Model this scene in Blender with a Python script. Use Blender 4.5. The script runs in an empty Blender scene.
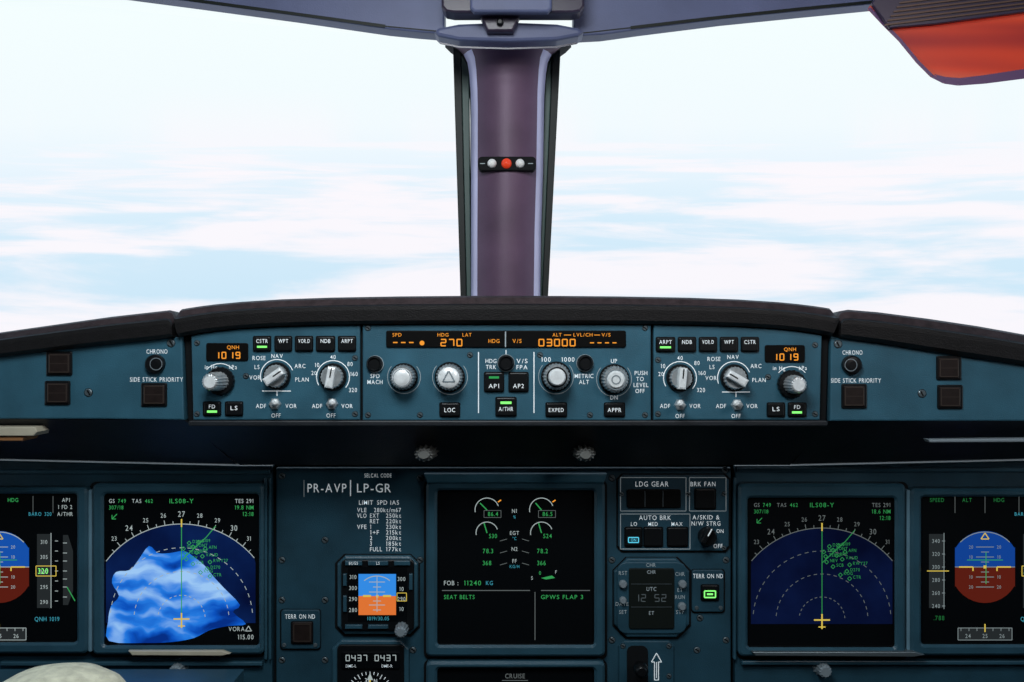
import bpy, bmesh, math
from math import sin, cos, pi, radians
from mathutils import Vector
F=1000.0; CZ=1.2
sc=bpy.context.scene
COL=sc.collection
sc.view_settings.view_transform='Standard'

def P(u,v,Y): return (( u-512.0)*Y/F, Y, CZ-(v-341.0)*Y/F)

# ---------------------------------------------------------------- materials
MATS={}
def pbr(name,col,rough=0.5,metal=0.0,spec=0.5,var=0.0,vscale=40,bump=0.0,bscale=900,emis=None,estr=0):
    m=bpy.data.materials.new(name); m.use_nodes=True
    nt=m.node_tree; b=nt.nodes['Principled BSDF']
    b.inputs['Base Color'].default_value=(*col,1)
    b.inputs['Roughness'].default_value=rough
    b.inputs['Metallic'].default_value=metal
    b.inputs['Specular IOR Level'].default_value=spec
    if emis: 
        b.inputs['Emission Color'].default_value=(*emis,1); b.inputs['Emission Strength'].default_value=estr
    g=nt.nodes.new('ShaderNodeNewGeometry')
    if var>0:
        n=nt.nodes.new('ShaderNodeTexNoise'); n.inputs['Scale'].default_value=vscale; n.inputs['Detail'].default_value=5
        nt.links.new(g.outputs['Position'],n.inputs['Vector'])
        r=nt.nodes.new('ShaderNodeValToRGB')
        r.color_ramp.elements[0].position=0.3; r.color_ramp.elements[1].position=0.7
        r.color_ramp.elements[0].color=(*[c*(1-var) for c in col],1)
        r.color_ramp.elements[1].color=(*[min(1,c*(1+var)) for c in col],1)
        nt.links.new(n.outputs['Fac'],r.inputs['Fac']); nt.links.new(r.outputs['Color'],b.inputs['Base Color'])
    if bump>0:
        n=nt.nodes.new('ShaderNodeTexNoise'); n.inputs['Scale'].default_value=bscale; n.inputs['Detail'].default_value=2
        nt.links.new(g.outputs['Position'],n.inputs['Vector'])
        bp=nt.nodes.new('ShaderNodeBump'); bp.inputs['Strength'].default_value=bump; bp.inputs['Distance'].default_value=0.001
        nt.links.new(n.outputs['Fac'],bp.inputs['Height']); nt.links.new(bp.outputs['Normal'],b.inputs['Normal'])
    MATS[name]=m; return m
def emi(name,col,s=1.0):
    m=bpy.data.materials.new(name); m.use_nodes=True
    nt=m.node_tree; nt.nodes.clear()
    e=nt.nodes.new('ShaderNodeEmission'); o=nt.nodes.new('ShaderNodeOutputMaterial')
    e.inputs['Color'].default_value=(*col,1); e.inputs['Strength'].default_value=s
    nt.links.new(e.outputs[0],o.inputs[0]); MATS[name]=m; return m

PANEL=pbr('panel_paint',(0.028,0.100,0.146),0.42,0,0.3,0.18,25,0.3,900)
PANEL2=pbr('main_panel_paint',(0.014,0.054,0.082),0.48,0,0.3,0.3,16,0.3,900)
BEZ=pbr('bezel_paint',(0.022,0.070,0.102),0.35,0,0.45,0.15,30,0.2,900)
HILITE=pbr('rail_highlight_paint',(0.12,0.23,0.30),0.4,0,0.4,0.1,30,0.2,900)
GAP=pbr('dark_gap',(0.002,0.003,0.004),0.7,0,0.2)
LIP=pbr('padded_leather',(0.005,0.0045,0.005),0.5,0,0.35,0.3,120,0.35,700)
LIPT=pbr('brown_edge_highlight',(0.030,0.020,0.022),0.5,0,0.35,0.4,120,0.4,700)  # brown top edge, its highlight line painted in as a lighter tone
APR=pbr('matt_black_shroud',(0.007,0.010,0.014),0.5,0,0.4,0.3,40,0.3,600)
BLK=pbr('black_plastic',(0.004,0.005,0.006),0.35,0,0.3)
WIN=pbr('window_black',(0.003,0.003,0.003),0.5,0,0.08)
BTN=pbr('button_face',(0.005,0.006,0.007),0.35,0,0.25)
KORRY=pbr('square_light_face',(0.014,0.009,0.008),0.4,0,0.3,0.2,200)
KORE=pbr('square_light_brown_rim',(0.040,0.030,0.025),0.4,0,0.3)
SCR=pbr('screen_black',(0.002,0.003,0.004),0.4,0,0.12)
SIL=pbr('knob_silver',(0.60,0.65,0.67),0.28,0.7,0.6,0.15,200)
WHK=pbr('knob_light_grey',(0.80,0.85,0.86),0.3,0.15,0.7,0.12,200)
GRK=pbr('knob_mid_grey',(0.22,0.27,0.30),0.4,0.2,0.5)
STEEL=pbr('screw_steel',(0.14,0.18,0.20),0.35,0.6,0.5)
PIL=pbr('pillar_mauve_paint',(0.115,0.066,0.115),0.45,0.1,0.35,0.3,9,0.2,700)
PILE=pbr('pillar_edge_sheen',(0.52,0.50,0.72),0.35,0.1,0.5,0.15,10)  # bright sheen of the pillar sides, painted as a lighter lavender
SEAL=pbr('rubber_seal',(0.003,0.007,0.006),0.5,0,0.3)
GRN_TR=pbr('greenish_trim',(0.05,0.10,0.09),0.5)
CEI=pbr('ceiling_slate_paint',(0.10,0.12,0.23),0.45,0,0.4,0.2,8,0.2,500)
CEID=pbr('housing_dark_slate',(0.030,0.022,0.045),0.3,0,0.5,0.1,30)
WALLM=pbr('cockpit_lining',(0.05,0.065,0.08),0.7,0,0.3,0.1,6,0.1,200)
FLO=pbr('floor_carpet',(0.02,0.025,0.03),0.9,0,0.2,0.4,150,0.5,300)
CREAM=pbr('cream_plastic',(0.45,0.42,0.32),0.5,0,0.4,0.1,60)
CLOTH=pbr('pale_cloth',(0.80,0.80,0.62),0.9,0,0.2,0.2,90,0.8,500)
INK=pbr('white_ink',(0.74,0.80,0.82),0.5,0,0.3,emis=(0.8,0.9,0.95),estr=0.25)
INKD=pbr('pale_ink',(0.30,0.36,0.39),0.5,0,0.3,emis=(0.7,0.85,0.9),estr=0.06)
LCDI=pbr('lcd_digit',(0.13,0.16,0.17),0.5,0,0.3)
RED=pbr('red_ball',(0.85,0.06,0.015),0.3,0,0.5,emis=(0.9,0.06,0.02),estr=0.2)
WHB=pbr('white_ball',(0.90,0.90,0.87),0.35,0,0.5)
COP=pbr('copper_edge',(0.35,0.16,0.06),0.5,0.3)
E_W=emi('glow_white',(0.75,0.88,0.88),0.48)
E_W2=emi('glow_white_faint',(0.70,0.85,0.88),0.30)
E_WD=emi('glow_grey',(0.45,0.52,0.52),0.24)
E_G=emi('glow_green',(0.08,0.75,0.20),0.42)
E_G2=emi('glow_green_faint',(0.08,0.75,0.20),0.17)
E_G3=emi('glow_green_dim',(0.08,0.75,0.20),0.30)
E_GB=emi('glow_green_bright',(0.25,1.0,0.2),1.2)
E_C=emi('glow_cyan',(0.10,0.65,0.85),0.42)
E_CB=emi('glow_cyan_bright',(0.12,0.7,0.95),0.9)
E_A=emi('glow_amber',(1.0,0.36,0.04),0.95)
E_Y=emi('glow_yellow',(1.0,0.75,0.12),0.65)
E_O=emi('glow_orange_ground',(0.85,0.20,0.04),0.85)
E_BR=emi('glow_brown_ground',(0.15,0.018,0.010),0.65)
E_SK=emi('glow_blue_sky',(0.012,0.12,0.60),0.65)
E_SK2=emi('glow_blue_sky_dim',(0.010,0.085,0.46),0.6)
E_SKB=emi('glow_blue_sky_bright',(0.04,0.30,0.90),0.85)
E_GY=emi('glow_tape_grey',(0.030,0.037,0.040),0.6)
E_LCD=pbr('lcd_glass',(0.006,0.009,0.008),0.5,0,0.15)
def emin(name,c0,c1,sc_,s=1.0):
    m=emi(name,c0,s); nt=m.node_tree; e=[n for n in nt.nodes if n.type=='EMISSION'][0]
    g=nt.nodes.new('ShaderNodeNewGeometry'); n=nt.nodes.new('ShaderNodeTexNoise'); n.inputs['Scale'].default_value=sc_; n.inputs['Detail'].default_value=4
    r=nt.nodes.new('ShaderNodeValToRGB'); r.color_ramp.elements[0].position=0.35; r.color_ramp.elements[1].position=0.65
    r.color_ramp.elements[0].color=(*c0,1); r.color_ramp.elements[1].color=(*c1,1)
    nt.links.new(g.outputs['Position'],n.inputs['Vector']); nt.links.new(n.outputs['Fac'],r.inputs[0]); nt.links.new(r.outputs[0],e.inputs['Color']); return m
E_DK=emin('glow_deep_blue',(0.002,0.006,0.04),(0.004,0.018,0.10),14,0.8)
E_DK2=emin('glow_dim_blue',(0.002,0.004,0.022),(0.004,0.010,0.052),14,0.75)

# blue reflection on the navigation display, painted as a glowing folded patch
m=emi('blue_reflection_glow',(0,0.2,0.8),0.92); nt=m.node_tree; e=[n for n in nt.nodes if n.type=='EMISSION'][0]
g=nt.nodes.new('ShaderNodeNewGeometry')
nd_=nt.nodes.new('ShaderNodeTexNoise'); nd_.inputs['Scale'].default_value=18; nd_.inputs['Detail'].default_value=3
mxv=nt.nodes.new('ShaderNodeMixRGB'); mxv.inputs[0].default_value=0.05
mp=nt.nodes.new('ShaderNodeMapping'); mp.inputs['Rotation'].default_value=(0,-0.55,0); mp.inputs['Scale'].default_value=(0.55,0.02,1.9)
vo_=nt.nodes.new('ShaderNodeTexVoronoi'); vo_.feature='SMOOTH_F1'; vo_.inputs['Smoothness'].default_value=0.35; vo_.inputs['Scale'].default_value=30
n1=nt.nodes.new('ShaderNodeTexNoise'); n1.inputs['Scale'].default_value=22; n1.inputs['Detail'].default_value=5
ad=nt.nodes.new('ShaderNodeMath'); ad.operation='MULTIPLY_ADD'; ad.inputs[1].default_value=0.75
ml=nt.nodes.new('ShaderNodeMath'); ml.operation='MULTIPLY'; ml.inputs[1].default_value=0.5
r=nt.nodes.new('ShaderNodeValToRGB'); cr=r.color_ramp
cr.elements[0].position=0.44; cr.elements[0].color=(0.002,0.030,0.25,1)
cr.elements[1].position=0.78; cr.elements[1].color=(0.36,0.62,0.98,1)
x=cr.elements.new(0.53); x.color=(0.004,0.09,0.55,1)
x=cr.elements.new(0.63); x.color=(0.02,0.21,0.80,1)
L_=nt.links.new
L_(g.outputs['Position'],nd_.inputs['Vector']); L_(g.outputs['Position'],mxv.inputs[1]); L_(nd_.outputs['Color'],mxv.inputs[2])
L_(mxv.outputs[0],mp.inputs[0]); L_(mp.outputs[0],vo_.inputs['Vector']); L_(mp.outputs[0],n1.inputs['Vector'])
L_(n1.outputs['Fac'],ad.inputs[0]); L_(vo_.outputs['Distance'],ml.inputs[0]); L_(ml.outputs[0],ad.inputs[2])
L_(ad.outputs[0],r.inputs[0]); L_(r.outputs[0],e.inputs['Color'])
E_REFL=m

# visor film, its reflections painted in as orange and dark red streaks
VIS=pbr('visor_red_film',(0.5,0.06,0.03),0.35,0,0.5)
nt=VIS.node_tree; b=nt.nodes['Principled BSDF']
g=nt.nodes.new('ShaderNodeNewGeometry'); mp=nt.nodes.new('ShaderNodeMapping'); mp.inputs['Rotation'].default_value=(0,0.14,0); mp.inputs['Scale'].default_value=(1.2,1,22)
n1=nt.nodes.new('ShaderNodeTexNoise'); n1.inputs['Scale'].default_value=1.0; n1.inputs['Detail'].default_value=2
r=nt.nodes.new('ShaderNodeValToRGB'); cr=r.color_ramp
cr.elements[0].position=0.36; cr.elements[0].color=(0.42,0.04,0.07,1)
cr.elements[1].position=0.64; cr.elements[1].color=(1.0,0.36,0.22,1)
x=cr.elements.new(0.48); x.color=(0.90,0.14,0.07,1)
nt.links.new(g.outputs['Position'],mp.inputs[0]); nt.links.new(mp.outputs[0],n1.inputs['Vector']); nt.links.new(n1.outputs['Fac'],r.inputs[0]); nt.links.new(r.outputs[0],b.inputs['Base Color'])
tr=nt.nodes.new('ShaderNodeBsdfTranslucent'); mx=nt.nodes.new('ShaderNodeMixShader'); mx.inputs[0].default_value=0.6
nt.links.new(r.outputs[0],tr.inputs['Color'])
out=[n for n in nt.nodes if n.type=='OUTPUT_MATERIAL'][0]
nt.links.new(b.outputs[0],mx.inputs[1]); nt.links.new(tr.outputs[0],mx.inputs[2]); nt.links.new(mx.outputs[0],out.inputs[0])

GLS=bpy.data.materials.new('windshield_glass'); GLS.use_nodes=True; nt=GLS.node_tree; nt.nodes.clear()
t=nt.nodes.new('ShaderNodeBsdfTransparent'); t.inputs[0].default_value=(0.985,0.995,1,1); o=nt.nodes.new('ShaderNodeOutputMaterial'); nt.links.new(t.outputs[0],o.inputs[0])

# ---------------------------------------------------------------- glyphs
CH='ABCDEFGHIJKLMNOPQRSTUVWXYZabcdefghijklmnopqrstuvwxyz0123456789-/.:+&|°%'
GL={}
tmp=[]
for c in CH:
    cu=bpy.data.curves.new('g','FONT'); cu.body=c; cu.resolution_u=3; cu.offset=0.003
    ob=bpy.data.objects.new('g',cu); COL.objects.link(ob); tmp.append((c,ob,cu))
bpy.context.view_layer.update()
dg=bpy.context.evaluated_depsgraph_get()
for c,ob,cu in tmp:
    me=bpy.data.meshes.new_from_object(ob.evaluated_get(dg))
    vs=[(v.co.x,v.co.y) for v in me.vertices]; fs=[tuple(p.vertices) for p in me.polygons]
    if vs:
        x0=min(v[0] for v in vs); x1=max(v[0] for v in vs)
        GL[c]=([(v[0]-x0,v[1]) for v in vs],fs,x1-x0)
    bpy.data.meshes.remove(me)
for c,ob,cu in tmp:
    bpy.data.objects.remove(ob); bpy.data.curves.remove(cu)
CAP=max(v[1] for v in GL['H'][0])
GL['1']=([(0.10,0),(0.20,0),(0.20,CAP),(0.10,CAP),(0.02,CAP*0.90),(0.02,CAP*0.80),(0.10,CAP*0.88)],[(0,1,2,3),(3,4,5,6)],0.26)

# ---------------------------------------------------------------- builder
def inset(pts,d):
    n=len(pts); A=sum(pts[i][0]*pts[(i+1)%n][1]-pts[(i+1)%n][0]*pts[i][1] for i in range(n))
    s=1 if A>0 else -1; out=[]
    for i in range(n):
        p0=pts[i-1];p=pts[i];p1=pts[(i+1)%n]
        e0=Vector((p[0]-p0[0],p[1]-p0[1])); e1=Vector((p1[0]-p[0],p1[1]-p[1]))
        if e0.length<1e-9: e0=e1.copy()
        if e1.length<1e-9: e1=e0.copy()
        e0.normalize();e1.normalize()
        n0=Vector((-e0.y,e0.x))*s; n1=Vector((-e1.y,e1.x))*s
        b=n0+n1
        if b.length<1e-6: b=n0
        b.normalize(); k=d/max(0.5,b.dot(n0))
        out.append((p[0]+b.x*k,p[1]+b.y*k))
    return out
def rr(u0,v0,u1,v1,r=3,n=4):
    pts=[]
    for cx,cy,a in ((u1-r,v0+r,-90),(u1-r,v1-r,0),(u0+r,v1-r,90),(u0+r,v0+r,180)):
        for i in range(n+1):
            t=radians(a+90*i/n); pts.append((cx+r*cos(t),cy+r*sin(t)))
    return pts
def rbox(cu,cv,l,w,ang):
    a=radians(ang); c,s=cos(a),sin(a)
    return [(cu+x*c-y*s,cv+x*s+y*c) for x,y in ((-l/2,-w/2),(l/2,-w/2),(l/2,w/2),(-l/2,w/2))]
def bk(pts,Y0,Y1):
    k=Y1/Y0; return [(512+(u-512)*k,341+(v-341)*k) for u,v in pts]
class B:
    def __init__(s): s.v=[];s.f=[];s.mi=[];s.sm=[];s.mats=[]
    def mid(s,m):
        if m not in s.mats: s.mats.append(m)
        return s.mats.index(m)
    def add(s,vs,fs,m,smooth=False):
        o=len(s.v); s.v+=vs; k=s.mid(m)
        for f in fs: s.f.append(tuple(i+o for i in f)); s.mi.append(k); s.sm.append(smooth)
        return s
    def poly(s,pts,Y,m): return s.add([P(u,v,Y) for u,v in pts],[tuple(range(len(pts)))],m)
    def prism(s,pts,Y0,Y1,m,bev=0,side=None,front=None):
        n=len(pts); w=[(P(u,v,Y0)[0],P(u,v,Y0)[2]) for u,v in pts]
        rings=[]
        if bev>0:
            rings.append((inset(w,bev),Y0)); rings.append((inset(w,bev*0.3),Y0+bev*0.3)); rings.append((w,Y0+bev))
        else: rings.append((w,Y0))
        rings.append((w,Y1)); vs=[]
        for r,y in rings: vs+=[(a,y,b) for a,b in r]
        fs=[]
        for k in range(len(rings)-1):
            for i in range(n):
                j=(i+1)%n; fs.append((k*n+i,k*n+j,(k+1)*n+j,(k+1)*n+i))
        s.add(vs,fs,side or m)
        o=[(a,y,b) for r,y in rings[:1] for a,b in r]; s.add(o,[tuple(range(n))],front or m)
        o=[(a,y,b) for r,y in rings[-1:] for a,b in r]; s.add(o,[tuple(range(n))],m)
        return s
    def frame(s,out,inn,Y0,Y1,Yi,m,bev=0.0015,mi=None):
        n=len(out)
        wo=[(P(u,v,Y0)[0],P(u,v,Y0)[2]) for u,v in out]; wi=[(P(u,v,Y0)[0],P(u,v,Y0)[2]) for u,v in inn]
        rings=[(wo,Y1),(wo,Y0+bev),(inset(wo,bev),Y0),(inset(wi,-bev),Y0),(wi,Y0+bev),(wi,Yi)]
        vs=[]
        for r,y in rings: vs+=[(a,y,b) for a,b in r]
        for k in range(5):
            fs=[]
            for i in range(n):
                j=(i+1)%n; fs.append((k*n+i,k*n+j,(k+1)*n+j,(k+1)*n+i))
            o=[vs[i] for i in range(k*n,(k+2)*n)]
            s.add(o,[tuple(i-k*n for i in f) for f in fs], (mi or m) if k>=4 else m)
        return s
    def lathe(s,u,v,prof,m,seg=32,kn=0,kd=0,Yref=None,smooth=True,cap=None):
        Yr=Yref or prof[-1][1]; cx,_,cz=P(u,v,Yr); k=Yr/F
        vs=[];n=seg
        for p in prof:
            r,y=p[0],p[1]; du=p[2] if len(p)>2 else 0; dv=p[3] if len(p)>3 else 0
            for i in range(n):
                a=2*pi*i/n; rr_=r*(1-(kd if (kn and i%2) else 0))
                vs.append((cx+(du+rr_*cos(a))*k,y,cz+(-dv+rr_*sin(a))*k))
        fs=[]
        for q in range(len(prof)-1):
            for i in range(n):
                j=(i+1)%n; fs.append((q*n+i,q*n+j,(q+1)*n+j,(q+1)*n+i))
        s.add(vs,fs,m,smooth); 
        s.add(vs[-n:],[tuple(range(n))],cap or m); s.add(vs[:n],[tuple(range(n))],cap or m)
        return s
    def stroke(s,pts,w,Y,m):
        for a,b in zip(pts[:-1],pts[1:]):
            d=Vector((b[0]-a[0],b[1]-a[1])); 
            if d.length<1e-6: continue
            d.normalize(); nx,ny=-d.y*w/2,d.x*w/2
            s.poly([(a[0]+nx,a[1]+ny),(b[0]+nx,b[1]+ny),(b[0]-nx,b[1]-ny),(a[0]-nx,a[1]-ny)],Y,m)
        return s
    def rect(s,u0,v0,u1,v1,Y,m): return s.poly([(u0,v0),(u1,v0),(u1,v1),(u0,v1)],Y,m)
    def box(s,u0,v0,u1,v1,w,Y,m): return s.stroke([(u0,v0),(u1,v0),(u1,v1),(u0,v1),(u0,v0)],w,Y,m)
    def disc(s,u,v,r,Y,m,n=20): return s.poly([(u+r*cos(2*pi*i/n),v+r*sin(2*pi*i/n)) for i in range(n)],Y,m)
    def arc(s,u,v,r,a0,a1,w,Y,m,n=24,clip=None,dash=False):
        pts=[(u+r*cos(radians(a0+(a1-a0)*i/n)),v-r*sin(radians(a0+(a1-a0)*i/n))) for i in range(n+1)]
        for i in range(n):
            if dash and i%2: continue
            a,b=pts[i],pts[i+1]
            if clip and not all(clip[0]<q[0]<clip[2] and clip[1]<q[1]<clip[3] for q in (a,b)): continue
            s.stroke([a,b],w,Y,m)
        return s
    def text(s,t,u,v,h,Y,m,w=None,al='c',cond=0.84):
        gap=0.17; x=0; L=[]
        for c in t:
            if c==' ' or c not in GL: x+=0.42; continue
            L.append((c,x)); x+=GL[c][2]+gap
        tot=max(0.01,x-gap); sy=h/CAP; sx=sy*cond
        if w: sx=w/tot
        W=tot*sx; x0={'c':u-W/2,'l':u,'r':u-W}[al]
        for c,cx in L:
            vs,fs,_=GL[c]
            s.add([P(x0+(cx+a)*sx, v+h/2-b*sy, Y) for a,b in vs],fs,m)
        return s
    def seg7(s,t,u,v,dw,dh,pitch,w,Y,m):
        S={'0':'abcdef','1':'bc','2':'abged','3':'abgcd','4':'fgbc','5':'afgcd','6':'afgedc','7':'abc','8':'abcdefg','9':'abcdfg','-':'g'}
        for c in t:
            if c in S:
                a,b,e,f=u,u+dw,v-dh/2,v+dh/2
                Q={'a':((a,e),(b,e)),'b':((b,e),(b,v)),'c':((b,v),(b,f)),'d':((a,f),(b,f)),'e':((a,v),(a,f)),'f':((a,e),(a,v)),'g':((a,v),(b,v))}
                for k in S[c]: s.stroke(list(Q[k]),w,Y,m)
            u+=pitch
        return s
    def done(s,name,parent=None,label=None):
        xs=[min(q[i] for q in s.v) for i in range(3)]; xe=[max(q[i] for q in s.v) for i in range(3)]
        o=Vector([(a+b)/2 for a,b in zip(xs,xe)])
        me=bpy.data.meshes.new(name); me.from_pydata([tuple(Vector(q)-o) for q in s.v],[],s.f)
        for m in s.mats: me.materials.append(m)
        for p,k,sm in zip(me.polygons,s.mi,s.sm): p.material_index=k; p.use_smooth=sm
        me.validate(); me.update()
        ob=bpy.data.objects.new(name,me); COL.objects.link(ob)
        if parent:
            ob.parent=parent; ob.location=o-WL[parent.name]
        else: ob.location=o
        WL[ob.name]=o
        if label: ob['label']=label
        return ob
WL={}
def thing(name,label,cat,loc,group=None):
    e=bpy.data.objects.new(name,None); e.empty_display_size=0.02; COL.objects.link(e)
    e.location=loc; WL[e.name]=Vector(loc); e['label']=label; e['category']=cat
    if group: e['group']=group
    return e
def struct(b,name,label):
    ob=b.done(name); ob['kind']='structure'; ob['label']=label; return ob
def top(ob,label,cat,group=None):
    ob['label']=label; ob['category']=cat
    if group: ob['group']=group
    return ob

def boxw(b,x0,y0,z0,x1,y1,z1,m):
    vs=[(x,y,z) for x in (x0,x1) for y in (y0,y1) for z in (z0,z1)]
    return b.add(vs,[(0,1,3,2),(4,6,7,5),(0,4,5,1),(2,3,7,6),(0,2,6,4),(1,5,7,3)],m)

# ---------------------------------------------------------------- parts
def screw(parent,u,v,Y,r=3.2,ang=35):
    b=B(); b.lathe(u,v,[(r*1.15,Y-0.0003),(r*1.15,Y)],BLK,16,smooth=False)
    b.lathe(u,v,[(r*0.8,Y-0.0012),(r,Y-0.0006),(r,Y)],STEEL,16,smooth=False)
    b.poly(rbox(u,v,r*1.5,r*0.4,ang),Y-0.0015,BLK); return b.done('screw',parent)
def button(parent,u0,v0,u1,v1,Y,texts=(),lit=None,name='push_button',face=BTN,th=0.004,frame=True):
    b=B()
    if frame: b.prism(rr(u0-1.2,v0-1.2,u1+1.2,v1+1.2,1.5,2),Y-0.001,Y,BLK)
    b.prism(rr(u0,v0,u1,v1,1.5,2),Y-th,Y-0.0005,face,0.0008)
    for t,tv,h,m in texts: b.text(t,(u0+u1)/2,tv,h*0.92,Y-th-0.0003,m,w=min((u1-u0)-4.5,len(t)*h*0.78))
    if lit: b.rect(*lit[:4],Y-th-0.0004,lit[4])
    return b.done(name,parent)
def round_button(parent,u,v,r,Y):
    b=B(); b.lathe(u,v,[(r*0.45,Y-0.004),(r*0.62,Y-0.004),(r*0.75,Y-0.006),(r*0.9,Y-0.005),(r,Y-0.002),(r,Y)],BLK,28,smooth=False)
    b.arc(u,v,r*0.97,0,360,0.9,Y-0.0022,INKD,28)
    return b.done('round_push_button',parent)
def fcu_knob(parent,u,v,r,Y,style):
    b=B(); b.lathe(u,v,[(r*1.0,Y-0.004),(r*1.08,Y-0.003),(r*1.08,Y)],BLK,36,smooth=False)
    b.lathe(u,v,[(r*0.78,Y-0.020),(r*0.88,Y-0.0185),(r*0.93,Y-0.016),(r*0.98,Y-0.004)],SIL,48,1,0.07,smooth=False,Yref=Y)
    k=b.done('rotary_knob',parent); c=B(); yy=Y-0.0205
    uu=512+(u-512)/(yy/Y); vv=341+(v-341)/(yy/Y)
    if style=='plain': c.lathe(u,v,[(r*0.2,yy-0.001),(r*0.60,yy-0.0008),(r*0.72,yy+0.0005)],WHK,28,Yref=Y); c.arc(uu,vv,r*.66,0,360,0.6,yy-0.0012,GRK,28)
    if style=='tri':
        c.lathe(u,v,[(r*0.2,yy-0.001),(r*0.66,yy-0.0008),(r*0.75,yy+0.0005)],WHK,28,Yref=Y)
        c.stroke([(uu,vv-7),(uu+6,vv+4),(uu-6,vv+4),(uu,vv-7)],1.4,yy-0.0013,GRK)
    if style=='ring':
        c.lathe(u,v,[(r*0.72,yy+0.0),(r*0.74,yy+0.001)],BLK,32,Yref=Y,smooth=False)
        c.lathe(u,v,[(r*0.48,yy-0.008),(r*0.58,yy-0.007),(r*0.62,yy-0.001),(r*0.62,yy+0.001)],WHK,36,Yref=Y)
    if style=='vs':
        c.lathe(u,v,[(r*0.52,yy-0.002),(r*0.6,yy-0.001),(r*0.66,yy+0.001)],WHK,32,Yref=Y)
        c.arc(uu,vv,r*0.3,0,360,1.2,yy-0.0023,GRK,16); c.arc(uu,vv,r*0.7,0,360,1.0,yy-0.0002,GRK,28)
    c.done('knob_cap',k)
    return k
def selector(parent,u,v,r,Y,ang):
    b=B(); b.lathe(u,v,[(r*0.92,Y-0.004),(r*0.97,Y-0.003),(r*1.0,Y)],BLK,32,smooth=False)
    b.lathe(u,v,[(r*0.74,Y-0.010),(r*0.80,Y-0.008),(r*0.84,Y-0.004)],SIL,40,1,0.06,smooth=False,Yref=Y)
    k=b.done('rotary_selector',parent)
    yy=Y-0.018; s=yy/Y; uu=512+(u-512)/s; vv=341+(v-341)/s
    c=B(); a=radians(ang)
    c.prism(rbox(uu,vv,r*1.55,r*0.6,ang),yy,Y-0.0095,WHK,0.0022)
    c.stroke([(uu,vv),(uu+cos(a)*r*0.7,vv+sin(a)*r*0.7)],1.3,yy-0.0003,BLK)
    c.done('pointer_grip',k); return k
def baro_knob(parent,u,v,r,Y,ux):
    b=B(); b.lathe(u,v,[(r*1.1,Y-0.006),(r*1.2,Y-0.004),(r*1.2,Y)],BLK,36,1,0.05,smooth=False)
    k=b.done('rotary_knob',parent)
    c=B(); c.lathe(u,v,[(r*0.5,Y-0.0245,ux,0),(r*0.64,Y-0.024,ux,0),(r*0.72,Y-0.022,ux,0),(r*0.78,Y-0.012,ux*.6,0),(r*0.8,Y-0.006)],SIL,36,1,0.08,smooth=False,Yref=Y,cap=WHK)
    c.done('knob_cap',k); return k
def toggle(parent,u,v,Y,dx):
    b=B(); b.lathe(u,v,[(2.5,Y-0.004),(5,Y-0.0035),(6,Y-0.0015),(6.4,Y)],SIL,6,smooth=False)
    k=b.done('toggle_switch',parent)
    c=B(); c.lathe(u,v,[(1.5,Y-0.022,dx,-3),(3.4,Y-0.021,dx,-3),(3.6,Y-0.017,dx*.8,-2.4),(1.8,Y-0.004,0,0)],WHK,18,Yref=Y)
    c.done('switch_lever',k); return k

# ================================================================ GLARESHIELD
def lip(b,cols,Yf,m,Yb=1.26,edge=None):
    rows=[]
    for u,t,bt in cols:
        h=bt-t
        sec=[(bt,Yf+0.02),(bt,Yf-0.004),(bt-h*.12,Yf-0.009),(bt-h*.5,Yf-0.010),(t+h*.36,Yf-0.010),(t+h*.30,Yf-0.006),(t+h*.07,Yf+0.000),(t,Yf+0.006)]
        pts=[]
        for v,y in sec:
            x,_,z=P(u,v,Yf); pts.append((x,y,z))
        x,_,z=P(u,t,Yf); pts.append((x*1.0,Yb,z-0.012)); 
        x,_,z=P(u,bt,Yf); pts.append((x,Yb,z))
        rows.append(pts)
    n=len(rows[0])
    for j in range(n):
        k=(j+1)%n; vs=[];fs=[]
        for r_ in rows: vs+= [r_[j],r_[k]]
        for i in range(len(rows)-1): fs.append((i*2,i*2+1,i*2+3,i*2+2))
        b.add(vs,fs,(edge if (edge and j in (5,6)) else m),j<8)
    b.add(rows[0],[tuple(range(n))],m); b.add(rows[-1],[tuple(range(n))],m)

gs=thing('glareshield','curved black padded glareshield shroud holding the flight control panels','glareshield',(0,1.05,1.10))
b=B()
def ctop(u):
    x=abs(u-508)/328.0
    return 295.5+ 5.5*x**2+ 8*x**6
def cbot(u):
    x=abs(u-508)/318.0
    return 323+ 3*x**2+ 8.5*x**7
cols=[(177,317,323)]+[(u,ctop(u),cbot(u)+0.5) for u in [180,184,190,200,215,240,280,330,400,460,512,560,620,690,740,780,800,815,826,831]]+[(836,316,322)]
lip(b,cols,1.0,LIP,edge=LIPT); b.done('padded_edge',gs,'black leather padded edge with stitched rim')
b=B()
outl=[(184,332)]+[(u,cbot(u)-1) for u in (190,200,215,240,280,330,400,512,620,690,740,780,800,815,824)]+[(829,332),(826,424),(188,424)]
b.prism(outl,1.006,1.16,GAP,0.001); b.done('housing',gs)
b=B()
def slope(b,top_,bot,Y0,Y1,m):
    vs=[P(u,v,Y0) for u,v in top_]+[P(u,v,Y1) for u,v in bot]+[(P(u,v,Y0)[0],1.17,P(u,v,Y0)[2]) for u,v in top_]+[(P(u,v,Y1)[0],1.118,P(u,v,Y1)[2]) for u,v in bot]
    b.add(vs,[(0,1,3,2),(0,4,5,1),(2,3,7,6),(0,2,6,4),(1,5,7,3),(4,6,7,5)],m)
slope(b,[(186,423),(829,423)],[(240,465),(790,465)],1.004,1.095,APR)
b.prism(rr(188,420.5,828,426.5,2,3),0.998,1.02,APR,0.0015)
b.done('lower_shroud',gs)

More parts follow.
